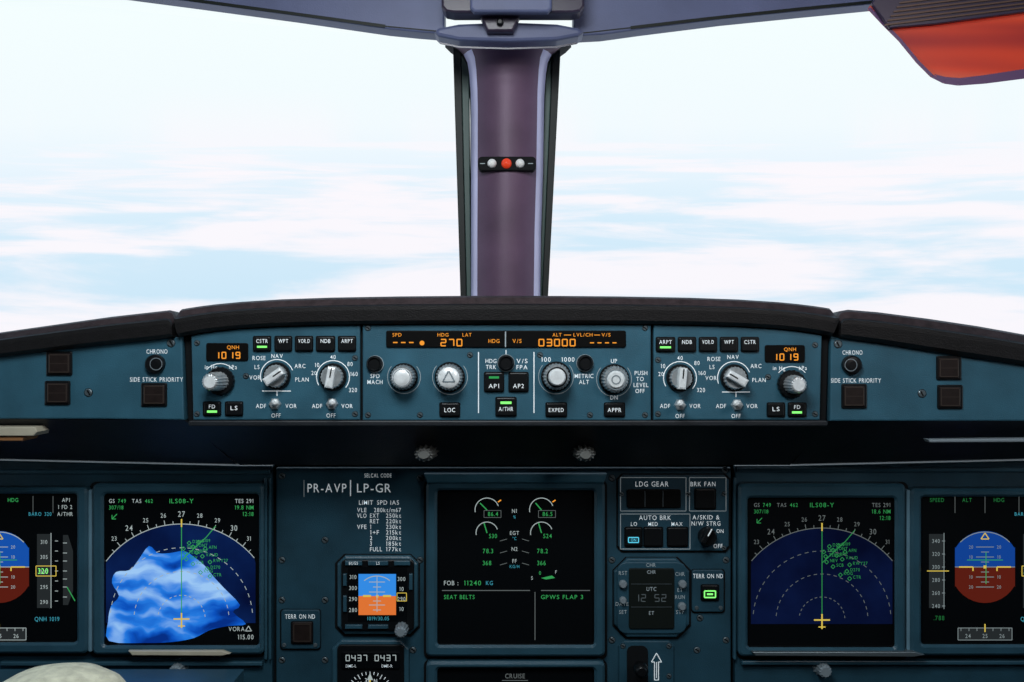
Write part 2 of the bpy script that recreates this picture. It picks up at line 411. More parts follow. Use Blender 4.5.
Y=1.0
for side in (0,1):
    if side==0:
        th=thing('display_control_panel','teal control panel with altimeter window, selectors and black buttons','control panel',P(275,421,1.003),'display control panels')
        b=B(); o=[(u,cbot(u)+1.5) for u in (191,197,205,215,240,280,330,360)]+[(360,420),(193,420)]
    else:
        th=thing('display_control_panel','teal control panel with altimeter window, selectors and black buttons','control panel',P(738,421,1.003),'display control panels')
        b=B(); o=[(u,cbot(u)+1.5) for u in (653.5,690,730,770,797,808,816,822)]+[(820,420),(653.5,420)]
    b.prism(o,Y,1.006,PANEL,0.0014); b.done('panel_plate',th)
    T=B(); yl=Y-0.0004
    if side==0:
        b=B(); b.prism(rr(206,343,248,361,2,3),Y-0.0015,Y,WIN,0.0006)
        b.text('QNH',233,347.3,3.6,Y-0.0019,E_A,w=12); b.seg7('1019',215,355.3,3.8,6,7,1.1,Y-0.0019,E_A); b.done('display_window',th)
        bx=[(254,270,'CSTR'),(275.5,291,'WPT'),(296,312,'VOR.D'),(317,334,'NDB'),(339,355,'ARPT')]
        for u0,u1,t in bx: button(th,u0,337,u1,350.5,Y,[(t,341,4.2,INK)],lit=(u0+3,345.8,u1-3,347.8,E_GB) if t=='CSTR' else None)
        button(th,204,402.5,220,415,Y,[('FD',406.5,4,INK)],lit=(207,410.5,217,412.7,E_GB)); button(th,226,402.5,242,415,Y,[('LS',408,4.5,INK)])
        baro_knob(th,221,381,12,Y,-4)
        selector(th,277,376,14,Y,-35); selector(th,333,377,14,Y,-80)
        toggle(th,275,404,Y,5); toggle(th,332,404,Y,4)
        for s_,uu,vv in (('ROSE',259,358),('NAV',277,356),('ARC',300,366),('PLAN',302,379.5),('LS',257,367),('VOR',255,377.5),('10',317,365),('20',314,373),('40',333,357),('80',350,364),('160',354,374),('320',353,390),('ADF',261,406),('VOR',291,406),('OFF',276,415.5),('ADF',317,406),('VOR',347,406),('OFF',331,415.5),('in Hg',211,367),('hPa',233,367)):
            T.text(s_,uu,vv,4.1,yl,INK)
        T.arc(277,376,16.5,20,200,0.9,yl,INK,18); T.arc(333,377,16.5,-40,210,0.9,yl,INK,18); T.arc(220,381,17.5,40,140,0.8,yl,INK,10)
        T.stroke([(262,391),(291,391)],0.9,yl,INK);T.stroke([(277,391),(277,396)],0.9,yl,INK)
        for uu,vv in ((197,343),(197,414),(355,358),(355,414),(246,376)): screw(th,uu,vv,Y,2.6)
    else:
        b=B(); b.prism(rr(765,345,805,362.5,2,3),Y-0.0015,Y,WIN,0.0006)
        b.text('QNH',790,349.3,3.6,Y-0.0019,E_A,w=12); b.seg7('1019',773,357,3.8,6,7,1.1,Y-0.0019,E_A); b.done('display_window',th)
        bx=[(657,674,'ARPT'),(679,695,'NDB'),(700,716,'VOR.D'),(721,737,'WPT'),(742,758,'CSTR')]
        for u0,u1,t in bx: button(th,u0,338,u1,351,Y,[(t,342,4.2,INK)],lit=(u0+3,346.3,u1-3,348.3,E_GB) if t=='ARPT' else None)
        button(th,768,403.5,784,416,Y,[('LS',409,4.5,INK)]); button(th,789,403.5,805.5,416,Y,[('FD',407,4,INK)],lit=(792,411.3,802,413.5,E_GB))
        baro_knob(th,791,384,12,Y,1)
        selector(th,680,378,14,Y,-85); selector(th,734,378,14,Y,-150)
        toggle(th,680,405,Y,-3); toggle(th,737,405,Y,-5)
        for s_,uu,vv in (('ROSE',714,359),('NAV',733,357),('ARC',756,366),('PLAN',759,380),('LS',712,367),('VOR',711,378),('10',663,366),('20',661,374),('40',680,358),('80',697,363),('160',702,373),('320',701,390),('ADF',665,406),('VOR',695,406),('OFF',680,416),('ADF',721,406),('VOR',752,406),('OFF',736,416),('in Hg',779,368),('hPa',803,368)):
            T.text(s_,uu,vv,4.1,yl,INK)
        T.arc(734,378,16.5,20,200,0.9,yl,INK,18); T.arc(680,378,16.5,-40,210,0.9,yl,INK,18); T.arc(792,384,17.5,40,140,0.8,yl,INK,10)
        T.stroke([(722,392),(750,392)],0.9,yl,INK);T.stroke([(736,392),(736,397)],0.9,yl,INK)
        for uu,vv in ((815,345),(815,414),(658,360),(658,414),(768,377)): screw(th,uu,vv,Y,2.6)
    T.done('lettering',th,'white engraved lettering')

fc=thing('flight_control_panel','wide teal autopilot control panel with amber readout and pale knobs','control panel',P(507,421,1.003))
b=B(); b.prism([(362.5,cbot(362)+1.5),(430,cbot(430)+1.5),(512,cbot(512)+1.5),(585,cbot(585)+1.5),(651,cbot(651)+1.5),(651,420.5),(362.5,420.5)],Y,1.006,PANEL,0.0014); b.done('panel_plate',fc)
b=B(); b.prism(rr(386,330.5,626,347.5,2,3),Y-0.002,Y,WIN,0.0008)
yd=Y-0.0024
b.text('SPD',397,334.8,3.4,yd,E_A,w=9); b.text('HDG',443,334.8,3.4,yd,E_A,w=11); b.text('LAT',467,334.8,3.4,yd,E_A,w=9)
b.text('ALT',557,334.8,3.4,yd,E_A,w=9); b.text('LVL/CH',583,334.8,3.4,yd,E_A,w=19); b.text('V/S',606,334.8,3.4,yd,E_A,w=9)
b.stroke([(564,335),(571,335)],0.7,yd,E_A);b.stroke([(594,335),(600,335)],0.7,yd,E_A)
b.seg7('---',393,342.5,4.5,6,8,1.2,yd,E_A); b.disc(422,343,2.4,yd,E_A)
b.seg7('270',441,342.6,4.8,6.4,8,1.2,yd,E_A); b.text('HDG',494,341,3.8,yd,E_A,w=11); b.text('V/S',517,341,3.8,yd,E_A,w=9)
b.seg7('03000',539,342.6,4.8,6.4,7.8,1.2,yd,E_A); b.seg7('----',590,342.8,4,6,7.5,1.1,yd,E_A)
b.stroke([(505.5,331.5),(505.5,347)],1.2,yd,INKD); b.done('display_window',fc,'black readout window with amber digits')
for u,v in ((375,364),(506,363),(585,363)): round_button(fc,u,v,8.5,Y)
fcu_knob(fc,404,377,13,Y,'plain'); fcu_knob(fc,450,377,14,Y,'tri'); fcu_knob(fc,556,376.5,14,Y,'ring'); fcu_knob(fc,614,379,14,Y,'vs')
button(fc,485,373,503,391,Y,[('AP1',386,4.6,INK)],lit=(489,376.3,499,378.6,E_G)); button(fc,509.5,373,527.5,391,Y,[('AP2',386,4.6,INK)])
button(fc,496.5,398,515.5,415.5,Y,[('A/THR',409,4.4,INK)],lit=(500.5,401.5,511.5,404,E_GB))
button(fc,440.5,403.5,459,416,Y,[('LOC',410,4.6,INK)]); button(fc,546.5,403.5,566,416,Y,[('EXPED',410,4.2,INK)]); button(fc,605,403.5,624,416,Y,[('APPR',410,4.4,INK)])
T=B(); yl=Y-0.0004
for s_,uu,vv in (('SPD',375,376),('MACH',375,382),('HDG',491,361),('TRK',491,367),('METRIC',584,376),('ALT',584,382),('UP',614,361),('DN',614,397.5),('PUSH',641,373),('TO',640,379),('LEVEL',641,385),('OFF',640,391)): T.text(s_,uu,vv,4.1,yl,INK)
T.text('V/S',522,361,4.3,yl,INK,w=11); T.text('FPA',522,367.2,4.3,yl,INK,w=11); T.text('100',546,359.5,4.4,yl,INK,w=9.5); T.text('1000',568,359.5,4.4,yl,INK,w=13)
for x in (478.5,534): T.stroke([(x,352),(x,413)],1,yl,INK)
T.stroke([(506,350),(506,355)],0.9,yl,INK)
for (uu,vv,r_) in ((404,377,16.5),(450,377,17.5),(556,376.5,17.5),(614,379,17.5)): T.arc(uu,vv,r_,140,400,0.6,yl,INKD,24)
T.done('lettering',fc,'white engraved lettering')
for uu,vv in ((368,328),(645,328),(368,415),(645,415),(420,415),(590,415),(470,355),(540,355)): screw(fc,uu,vv,Y,2.6)

for side in (0,1):
    if side==0:
        th=thing('side_glareshield','dark padded side glareshield with teal panel and square lights','glareshield',P(20,418,1.05),'side glareshields')
        cols=[(-160,352,385),(-80,344,371),(0,332,357),(60,323.5,349.5),(110,316.5,344),(150,312,340),(168,310,338),(172,311.5,337),(175,318,337)]
        out=[(-160,384),(-80,370),(0,356),(60,348.5),(110,343),(150,339),(182,336.5),(184,420),(100,419),(-160,419)]
        ap=([(-160,418),(184,420)],[(-160,455),(236,464)])
    else:
        th=thing('side_glareshield','dark padded side glareshield with teal panel and square lights','glareshield',P(990,418,1.05),'side glareshields')
        cols=[(838,316,337),(841,311,337.5),(850,309.5,339),(880,312,343),(930,318.5,351),(980,326,358.5),(1030,335,366),(1100,346,380),(1180,358,396)]
        out=[(831,336.5),(850,339),(880,343),(930,350.5),(980,358),(1030,365.5),(1100,379),(1180,395),(1180,421),(830,421)]
        ap=([(830,420),(1180,420)],[(792,464),(1180,455)])
    b=B(); lip(b,cols,1.0,LIP,edge=LIPT); b.done('padded_edge',th)
    b=B(); b.prism(out,1.001,1.09,PANEL,0.0015); b.done('panel_plate',th)
    b=B(); slope(b,ap[0],ap[1],1.002,1.09,APR); b.done('lower_shroud',th)
    yy=1.001; yl=yy-0.0004
    T=B(); T2=B()
    if side==0:
        sq=((47,352.5,70.5,374.5),(45.5,382,68.5,404),(142,384,165.5,405.5)); cu,cv=156,364
        T.text('CHRONO',157,351.5,4.3,yl,INK,w=21); T2.text('SIDE STICK PRIORITY',156.5,379.5,4.3,yl,INK,w=53); sr=((88.5,392.5),(171,343))
    else:
        sq=((843,385,866,407.5),(938,357,960.5,379),(939,386,962,408)); cu,cv=851,365
        T.text('CHRONO',852.5,352.5,4.3,yl,INK,w=20); T2.text('SIDE STICK PRIORITY',856,380.5,4.3,yl,INK,w=50); sr=((838,344),(922,393.5))
    T.done('lettering',th); T2.done('lettering',th)
    for q in sq:
        b=B(); b.prism(rr(q[0]-1.2,q[1]-1.2,q[2]+1.2,q[3]+1.2,1.5,2),yy-0.002,yy,BLK,0.001); b.prism(rr(q[0]+1,q[1]+1,q[2]-1,q[3]-1,1,2),yy-0.004,yy-0.0015,KORRY,0.001)
        b.box(q[0]+2.4,q[1]+2.4,q[2]-2.4,q[3]-2.4,0.9,yy-0.0042,KORE)
        b.stroke([(q[0]+3,(q[1]+q[3])/2),(q[2]-3,(q[1]+q[3])/2)],0.6,yy-0.0043,KORE); b.done('square_indicator_light',th)
    b=B(); b.lathe(cu,cv,[(4,yy-0.007),(8,yy-0.0065),(9.4,yy-0.005),(9.8,yy)],BLK,32,smooth=False); b.arc(cu,cv,6,0,360,0.7,yy-0.0075,GRK,20); b.done('chronometer_button',th)
    for uu,vv in sr[:2]: screw(th,uu,vv,yy,3.8,60)

DK=pbr('dimmer_knob_grey',(0.22,0.23,0.22),0.3,0.4,0.5)
DKB=pbr('dimmer_knob_dark',(0.04,0.04,0.042),0.4,0.2,0.5)
for u in (427,583):
    b=B(); yk=1.055; b.lathe(u,451,[(7.5,yk-0.028),(9.5,yk-0.026),(11,yk-0.010),(12.5,yk+0.01)],DK,24,1,0.22,smooth=False,cap=DKB)
    b.lathe(u,451,[(4.5,yk-0.031),(5.5,yk-0.030),(6,yk-0.028)],DK,24,smooth=False,Yref=yk+0.01)
    o=b.done('dimmer_knob',None); top(o,'ribbed dark metal dimmer knob beneath the glareshield','knob','dimmer knobs')
    o.scale=(1,1,0.72)

b=B(); b.prism([(-30,427),(35,427),(37,432),(33,436),(-30,436)],0.995,1.03,CREAM,0.001); b.prism([(-30,437),(24,437),(22,441),(-30,441)],0.998,1.03,COP,0.001)
top(b.done('chart_holder_clip'),'cream plastic chart holder clip under the glareshield','clip')
b=B(); b.prism([(928,439.5),(1060,438),(1060,442),(930,442.5)],1.0,1.012,GRK,0.001)
top(b.done('reading_light_bar'),'slim grey reading light bar under the glareshield','light')

# ================================================================ MAIN PANEL
YM=1.12
ip=thing('instrument_panel','dark teal main instrument panel spanning the cockpit','instrument panel',(0,1.16,0.0))
b=B(); boxw(b,-0.78,1.132,0.0,0.85,1.19,1.06,GAP); b.done('panel_frame',ip)
b=B(); b.prism([(-160,457),(238,466),(272,466),(272,800),(-160,800)],YM,1.132,PANEL2,0.0015)
b.prism([(-160,470),(270,470),(270,474),(-160,474)],YM-0.004,YM+0.001,BEZ,0.001); b.done('panel_plate',ip)
b=B(); b.prism([(276,468),(731,468),(731,800),(276,800)],YM,1.132,PANEL2,0.0015); b.done('panel_plate',ip)
b=B(); b.prism([(735,466),(790,466),(1190,457),(1190,800),(735,800)],YM,1.132,PANEL2,0.0015)
b.prism([(738,468),(1190,468),(1190,472),(738,472)],YM-0.004,YM+0.001,BEZ,0.001); b.done('panel_plate',ip)
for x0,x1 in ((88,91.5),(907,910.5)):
    b=B(); b.prism(rr(x0,490,x1,652,1,2),YM-0.012,YM,HILITE,0.001); b.done('divider_strip',ip)  # pale strips whose lighter paint stands in for highlights between the displays
for x0,x1 in ((264,267),(733.5,736.5),(268.5,271)):
    b=B(); b.prism(rr(x0,478,x1,660,1,2),YM-0.006,YM,BEZ,0.001); b.done('divider_strip',ip)
for uu,vv in ((282,476),(282,560),(282,600),(282,660),(325,660),(420,478),(420,560),(413,650),(612,478),(612,560),(612,640),(725,470),(726,560),(726,640),(697,650),(325,540),(700,618),(325,600)):
    screw(ip,uu,vv,YM,3)

T=B(); yl=YM-0.0005
T.text('PR-AVP',327,488,8.6,yl,INK,w=39); T.text('LP-GR',374,488,8.6,yl,INK,w=34); T.text('SELCAL CODE',378,475.5,3.8,yl,INK,w=27)
T.stroke([(350.5,480),(350.5,496)],1.1,yl,INK); T.stroke([(304,497),(304,480)],0.8,yl,INKD)
T.text('LIMIT',366,502.5,4.3,yl,INK,w=14); T.text('SPD IAS',388,502.5,4.3,yl,INK,w=22)
for i,(a,m_,c) in enumerate((('VLE','','280kt/m67'),('VLO','EXT','250kt'),('','RET','220kt'),('VFE','1','230kt'),('','1+F','215kt'),('','2','200kt'),('','3','185kt'),('','FULL','177kt'))):
    vv=510+i*5.6
    if a: T.text(a,357,vv,4.2,yl,INK,al='l',w=9.5)
    if m_: T.text(m_,370,vv,4.2,yl,INK,al='l',w=3.0*len(m_) if len(m_)>1 else None)
    T.text(c,401,vv,4.2,yl,INK,al='r',w=3.0*len(c))
T.done('placard_lettering',ip,'white registration and speed limit lettering')

def bez(name,lab,cat,o,i,group=None,dr=5,depth=0.015):
    th=thing(name,lab,cat,P((o[0]+o[2])/2,o[3],YM),group)
    b=B()
    b.prism(rr(o[0]-2.2,o[1]-2.2,o[2]+2.2,o[3]+2.2,6,4),YM-0.0015,YM,GAP)
    b.frame(rr(*o,dr,4),rr(*i,3,4),YM-depth,YM,YM-depth+0.009,BEZ,0.0028,BLK); b.done('bezel',th)
    b=B(); b.prism(rr(i[0]-.5,i[1]-.5,i[2]+.5,i[3]+.5,2,4),YM-depth+0.008,YM-0.0018,SCR); b.done('screen',th)
    return th, YM-depth+0.0075
DG='display units'
def pfd(cx,o,i,lab):
    th,ys=bez('display_unit',lab,'display',o,i,DG); b=B(); cy=567
    left=cx<500; sky=E_SK if left else E_SK2; gr=E_BR; W=E_W if left else E_W2; G2=E_G if left else E_G2
    up=[(cx-30,cy),(cx-30,cy-20)]+[(cx+34*cos(radians(a)),cy-2-34*sin(radians(a))) for a in range(150,29,-10)]+[(cx+30,cy-20),(cx+30,cy)]
    dn=[(cx-30,cy),(cx+30,cy),(cx+30,cy+20)]+[(cx+34*cos(radians(a)),cy+2-34*sin(radians(a))) for a in range(-30,-151,-10)]+[(cx-30,cy+20)]
    b.poly(up,ys,sky); b.poly(dn,ys,gr); y2=ys-0.0003; y3=ys-0.0006
    b.stroke([(cx-30,cy),(cx+30,cy)],0.8,y2,W)
    for k,l in ((-20,9),(-15,4),(-10,9),(-5,4),(5,4),(10,9),(15,4),(20,9)):
        b.stroke([(cx-l,cy+k),(cx+l,cy+k)],0.7,y2,W)
    for k in (-10,10,-20,20):
        b.text('10' if abs(k)==10 else '20',cx+14,cy+k,3.2,y2,W); b.text('10' if abs(k)==10 else '20',cx-14,cy+k,3.2,y2,W)
    b.stroke([(cx-26,cy),(cx-12,cy),(cx-12,cy+4)],1.4,y3,E_Y); b.stroke([(cx+26,cy),(cx+12,cy),(cx+12,cy+4)],1.4,y3,E_Y); b.rect(cx-1.5,cy-1.5,cx+1.5,cy+1.5,y3,E_Y)
    b.stroke([(cx-18,cy-7),(cx+18,cy-7)],0.8,y3,E_G); b.stroke([(cx+1,cy-15),(cx+1,cy+17)],0.8,y3,E_G)
    b.arc(cx,cy,35,45,135,0.8,y2,W,14); b.stroke([(cx,cy-34),(cx+4,cy-28),(cx-4,cy-28),(cx,cy-34)],1,y3,E_Y)
    b.rect(cx-56,cy-33,cx-41,cy+41,ys,E_GY)
    for k,t in enumerate(('340','320','300','280','260','240')): b.text(t,cx-49,cy-26+k*13,3.8,y2,W); b.stroke([(cx-43,cy-26+k*13),(cx-40,cy-26+k*13)],0.7,y2,W)
    b.stroke([(cx-41,cy-34),(cx-41,cy+42)],0.7,y2,W); b.stroke([(cx-58,cy+4),(cx-36,cy+4)],0.9,y3,E_Y)
    b.rect(cx+38,cy-33,cx+52,cy+41,ys,E_GY); b.stroke([(cx+52,cy-34),(cx+52,cy+41)],0.7,y2,W)
    for k,t in enumerate(('310','305','300','295','290')): b.text(t,cx+45,cy-25+k*15,3.8,y2,W)
    b.box(cx+37,cy-1,cx+57,cy+9,0.8,y3,E_Y); b.text('320',cx+44,cy+4,5.4,y3,E_GB,w=10)
    for k in range(7): b.stroke([(cx+56,cy-26+k*10),(cx+59,cy-26+k*10)],0.7,y2,W)
    b.poly([(cx+64,cy-32),(cx+69,cy-32),(cx+74,cy-16),(cx+74,cy+24),(cx+69,cy+38),(cx+64,cy+38)],ys,E_GY)
    for k in (-24,-14,-6,4,12,20,30): b.stroke([(cx+64,cy+k),(cx+68,cy+k)],0.7,y2,W)
    b.stroke([(cx+68,cy+20),(cx+76,cy+34)],1.0,y3,E_G)
    b.rect(cx-27,628,cx+27,640,ys,E_GY); b.box(cx-27,628,cx+27,640,0.6,y2,W)
    for k,t in enumerate(('24','25','26')): b.text(t,cx-17+17*k,636,4,y2,W)
    for k in range(7): b.stroke([(cx-24+8*k,628),(cx-24+8*k,631)],0.6,y2,W)
    b.stroke([(cx,624),(cx,632)],1.2,y3,E_Y)
    b.text('HDG',cx+14,500,3.9,y2,G2); b.text('AP1',cx+67,500,3.8,y2,W); b.text('1 FD 2',cx+66,507,3.8,y2,W); b.text('A/THR',cx+66,514,3.8,y2,W)
    b.text('SPEED',cx-48,500,3.9,y2,G2); b.text('ALT',cx-18,500,3.9,y2,G2)
    for x in (-30,0,34,54): b.stroke([(cx+x,496),(cx+x,513)],0.5,y2,E_WD)
    b.text('BARO',cx+36,514,3.5,y2,E_C); b.text('320',cx+49,514,3.5,y2,E_C)
    b.text('QNH 1019',cx+48,619,4.2,y2,E_C); b.text('.788',cx-46,618,4.4,y2,G2)
    b.done('display_symbols',th); return th
pfd(-1,(-90,488,87,654),(-76,494,76,643),'primary flight display beside a bright navigation display')
pfd(985,(911,489,1086,656),(922,497,1075,645),'primary flight display beside a dim navigation display')

def smooth_closed(pts,n=4):
    out=[];N_=len(pts)
    for i in range(N_):
        p0,p1,p2,p3=pts[i-1],pts[i],pts[(i+1)%N_],pts[(i+2)%N_]
        for k in range(n):
            t=k/n
            out.append(tuple(0.5*((2*p1[j])+(-p0[j]+p2[j])*t+(2*p0[j]-5*p1[j]+4*p2[j]-p3[j])*t*t+(-p0[j]+3*p1[j]-3*p2[j]+p3[j])*t**3) for j in (0,1)))
    return out
def nd(cx,cy,R,o,i,lab,bright,txt,vor):
    th,ys=bez('display_unit',lab,'display',o,i,DG); b=B(); y2=ys-0.0003; y3=ys-0.0006; y4=ys-0.0009
    c=(i[0]+3,i[1]+2,i[2]-3,i[3]-2)
    pts=[(cx+R*cos(radians(a)),cy-R*sin(radians(a))) for a in range(0,181,4)]
    pts=[(min(max(p[0],c[0]),c[2]),p[1]) for p in pts]+[(c[0],cy+4),(c[2],cy+4)]
    b.poly(pts,ys,E_DK if bright else E_DK2)
    if bright:
        raw=[(109,641),(108,622),(111,606),(119,596),(112,583),(116,572),(130,570),(139,559),(149,546),(158,553),(170,553),(184,551),(194,557),(205,566),(213,576),(224,588),(240,605),(233,612),(246,624),(228,626),(210,630),(194,638),(172,642),(145,643)]
        b.poly(smooth_closed(raw,3),y2,E_REFL)
    w=0.7
    W=E_W if bright else E_WD; G=E_G if bright else E_G3
    b.arc(cx,cy,R,15,165,w+0.1,y3,W,60,clip=c)
    for rr_ in (0.25,0.5,0.75): b.arc(cx,cy,R*rr_,5,175,w,y3,W,int(16+50*rr_),clip=c,dash=True)
    for k in range(-75,80,5):
        a=radians(90-k); l=5 if k%10==0 else 3
        p=(cx+R*cos(a),cy-R*sin(a)); q=(cx+(R+l)*cos(a),cy-(R+l)*sin(a))
        if c[0]<p[0]<c[2] and c[0]<q[0]<c[2]: b.stroke([p,q],w,y3,W)
        if k%10==0:
            p=(cx+(R+10)*cos(a),cy-(R+10)*sin(a))
            if c[0]+3<p[0]<c[2]-3: b.text(str(27+k//10),p[0],p[1],5.4 if k%30==0 else 4.2,y3,W)
    b.stroke([(cx,cy-2),(cx,cy-R-2)],0.9,y3,G); b.stroke([(cx,cy-R*0.62),(cx+R*.26,cy-R*.86),(cx+R*.36,cy-R*.98)],0.9,y3,G)
    for (a,d,t) in ((.02,.74,'TES01'),(.08,.80,'D269P'),(.22,.66,'VALID'),(.12,.58,'SCB'),(.30,.60,'RWY27'),(.25,.74,'AFN'),(.3,.45,'CTR'),(.04,.69,'TES02'),(.12,.76,'PONT'),(.18,.81,'CI09'),(.05,.63,'NEV'),(.16,.70,'BRZ'),(.27,.53,'D270'),(.20,.49,'KOG')):
        u,v=cx+R*a,cy-R*d; b.stroke([(u,v-2),(u+2,v),(u,v+2),(u-2,v),(u,v-2)],0.7,y4,G); b.text(t,u+3.5,v-1.5,3.1,y4,G,al='l')
    b.stroke([(cx-8,cy),(cx+8,cy)],1.5,y4,E_Y); b.stroke([(cx,cy-6),(cx,cy+9)],1.5,y4,E_Y); b.stroke([(cx-3.5,cy+7),(cx+3.5,cy+7)],1.1,y4,E_Y)
    b.stroke([(cx,cy-R-5),(cx,cy-R+3)],1.4,y4,E_Y)
    r0=i[1]+7
    b.text('GS',i[0]+6,r0,3.8,y3,W,al='l'); b.text('749',i[0]+15,r0,3.8,y3,G,al='l'); b.text('TAS',i[0]+29,r0,3.8,y3,W,al='l'); b.text('462',i[0]+42,r0,3.8,y3,G,al='l')
    b.text('307/18',i[0]+6,r0+6.5,3.8,y3,G,al='l'); b.stroke([(i[0]+9,r0+18),(i[0]+14,r0+13)],.8,y3,G); b.stroke([(i[0]+9,r0+14),(i[0]+9,r0+18),(i[0]+13,r0+18)],.8,y3,G)
    b.text('ILS08-Y',cx,r0,4.4,y3,G,w=24); b.text(txt[0],i[2]-5,r0,4,y3,W,al='r'); b.text(txt[1],i[2]-5,r0+6.5,4,y3,G,al='r'); b.text(txt[2],i[2]-5,r0+13,4,y3,G,al='r')
    if vor:
        b.text('VORA',i[2]-14,i[3]-17,4.2,y4,E_W,al='r'); b.text('115.00',i[2]-5,i[3]-9,4.6,y4,E_W,al='r'); b.stroke([(i[2]-10,i[3]-20),(i[2]-7,i[3]-15),(i[2]-13,i[3]-15),(i[2]-10,i[3]-20)],.8,y4,E_W)
    b.done('display_symbols',th); return th
nd(181.5,619,95,(92,484,263,655),(103,494,258.5,646),'navigation display with compass arc and a painted blue reflection',True,('TES 291','19.8 NM','12:18'),True)
nd(822,620,92,(739,484,906,657),(748,498,895.5,648),'dim navigation display with compass arc on dark blue',False,('TES 291','18.6 NM','12:18'),False)

th,ys=bez('display_unit','central engine display with green gauges on black screen','display',(426,482,605,657),(437,490.5,594.5,645.5),DG)
b=B(); b.prism([(424,474),(607,474),(604,483),(427,483)],YM-0.017,YM,PANEL,0.0015); b.done('bezel_rim',th)
b=B(); y2=ys-0.0003
for cx in (487,541.5):
    b.arc(cx,510,12,20,190,.8,y2,E_W,16); b.stroke([(cx,510),(cx+(-7 if cx<500 else -6),503)],1.1,y2,E_G); b.stroke([(cx+11,502),(cx+14,500)],1.2,y2,E_A); b.text('86.4' if cx<500 else '86.5',cx+6,514,4.2,y2,E_G); b.box(cx-3,510.5,cx+14,517.5,0.5,y2,E_WD)
    b.arc(cx,533,11,20,190,.8,y2,E_W,16); b.stroke([(cx,533),(cx-3,523)],1.1,y2,E_G); b.text('530' if cx<500 else '524',cx+6,536,4.2,y2,E_G)
    b.text('78.3' if cx<500 else '78.2',cx+1,551,4.4,y2,E_G); b.text('368' if cx<500 else '366',cx,563,4.4,y2,E_G)
for t,v in (('N1',511),('EGT',533),('N2',549),('FF',561)): b.text(t,514.5,v,3.8,y2,E_W)
for t,v in (('%',517),('°C',538.5),('KG/H',566.5)): b.text(t,514.5,v,3,y2,E_C)
for v in (553,541,565): b.stroke([(500,v),(507,v-2)],.6,y2,E_WD); b.stroke([(522,v-2),(529,v)],.6,y2,E_WD)
b.text('FOB :',444,583,4.4,y2,E_W,al='l'); b.text('11240',464,583,4.6,y2,E_G,al='l',w=17); b.text('KG',486,583,4,y2,E_C,al='l')
b.poly([(541,578),(552,575.5),(555,578),(546,579.5)],y2,E_G); b.text('0',540,573,3.6,y2,E_G); b.text('S',532,578,3.4,y2,E_W); b.text('F',556,572,3.4,y2,E_W)
b.stroke([(442,590.5),(530,590.5)],.8,y2,E_WD); b.stroke([(541,590.5),(590,590.5)],.8,y2,E_WD); b.stroke([(535,592),(535,640)],0.7,y2,E_WD)
b.text('SEAT BELTS',444,597,4.1,y2,E_G,al='l'); b.text('GPWS FLAP 3',541,597,4.1,y2,E_G,al='l',w=42)
b.done('display_symbols',th)
th,ys=bez('display_unit','lower system display with CRUISE heading, dark screen','display',(426,662,605,790),(437,669,594.5,778),DG)
b=B(); b.text('CRUISE',515,676,4.6,ys-0.0003,E_WD); b.stroke([(502,680.5),(528,680.5)],0.6,ys-0.0003,E_WD); b.done('display_symbols',th)

def oct_(u0,v0,u1,v1,c): return [(u0+c,v0),(u1-c,v0),(u1,v0+c),(u1,v1-c),(u1-c,v1),(u0+c,v1),(u0,v1-c),(u0,v0+c)]
th=thing('standby_instrument','square standby attitude instrument with blue and orange picture','instrument',P(378,634,YM))
b=B(); b.prism(oct_(335,554,420,636.5,9),YM-0.001,YM,GAP); b.prism(oct_(337,556,418,634.5,8),YM-0.007,YM,BEZ,0.0025); b.prism(rr(341,560,414,631,4,3),YM-0.010,YM-0.0065,BLK,0.001)
for (a,c,d,e) in ((345,561,362,565.5),(368,561,388,565.5),(394,561,410,565.5),(343,574,346.5,586),(343,596,346.5,612),(409,574,412.5,590),(345,625,362,629),(368,625,388,629)): b.prism([(a,c),(d,c),(d,e),(a,e)],YM-0.013,YM-0.009,BEZ,0.0006)
b.done('case',th)
ys=YM-0.0108; b=B(); b.rect(348,567,407,621.5,ys+0.0004,SCR)
b.rect(358.5,574,396,596,ys,E_SKB); b.rect(358.5,596,396,615,ys,E_O); y2=ys-0.0003
for k,l in ((-14,8),(-9,4),(-4,8),(5,4),(9,8),(14,4)): b.stroke([(377-l,596+k),(377+l,596+k)],0.8,y2,E_W)
b.stroke([(377,576),(377,612)],0.7,y2,E_W); b.arc(377,596,20,50,130,0.9,y2,E_W,10); b.stroke([(363,596),(371,596)],2,y2,E_Y); b.stroke([(383,596),(391,596)],2,y2,E_Y); b.rect(376,595,378.5,597.5,y2,E_Y)
for k,t in enumerate(('310','300','290','280')): b.text(t,353,577+k*11,3.9,y2,E_W)
for k,t in enumerate(('300','10','290','10')): b.text(t,401.5,579+k*10,3.9,y2,E_W)
b.box(397,593,406.5,601,0.7,y2,E_Y)
b.text('1019/30.05',378,618.5,3.6,y2,E_C); b.text('BUGS',353.5,563.2,2.8,YM-0.0134,INK); b.text('LS',378,563.2,2.8,YM-0.0134,INK); b.done('screen',th)
b=B(); b.lathe(403,626,[(4,YM-0.026),(6,YM-0.024),(7,YM-0.012),(7,YM-0.009)],GRK,24,1,0.12,smooth=False,Yref=YM); b.done('setting_knob',th)
th=thing('radio_magnetic_indicator','round compass rose indicator with two digital distance windows','instrument',P(370,740,YM))
b=B(); b.prism(oct_(332,640,409,750,9),YM-0.006,YM,BEZ,0.002); b.prism(rr(337,645,404,745,4,3),YM-0.009,YM-0.0055,BLK,0.001)
b.prism(rr(341,652,400,669,2,2),YM-0.011,YM-0.0085,SCR,0.0005); yy=YM-0.0115
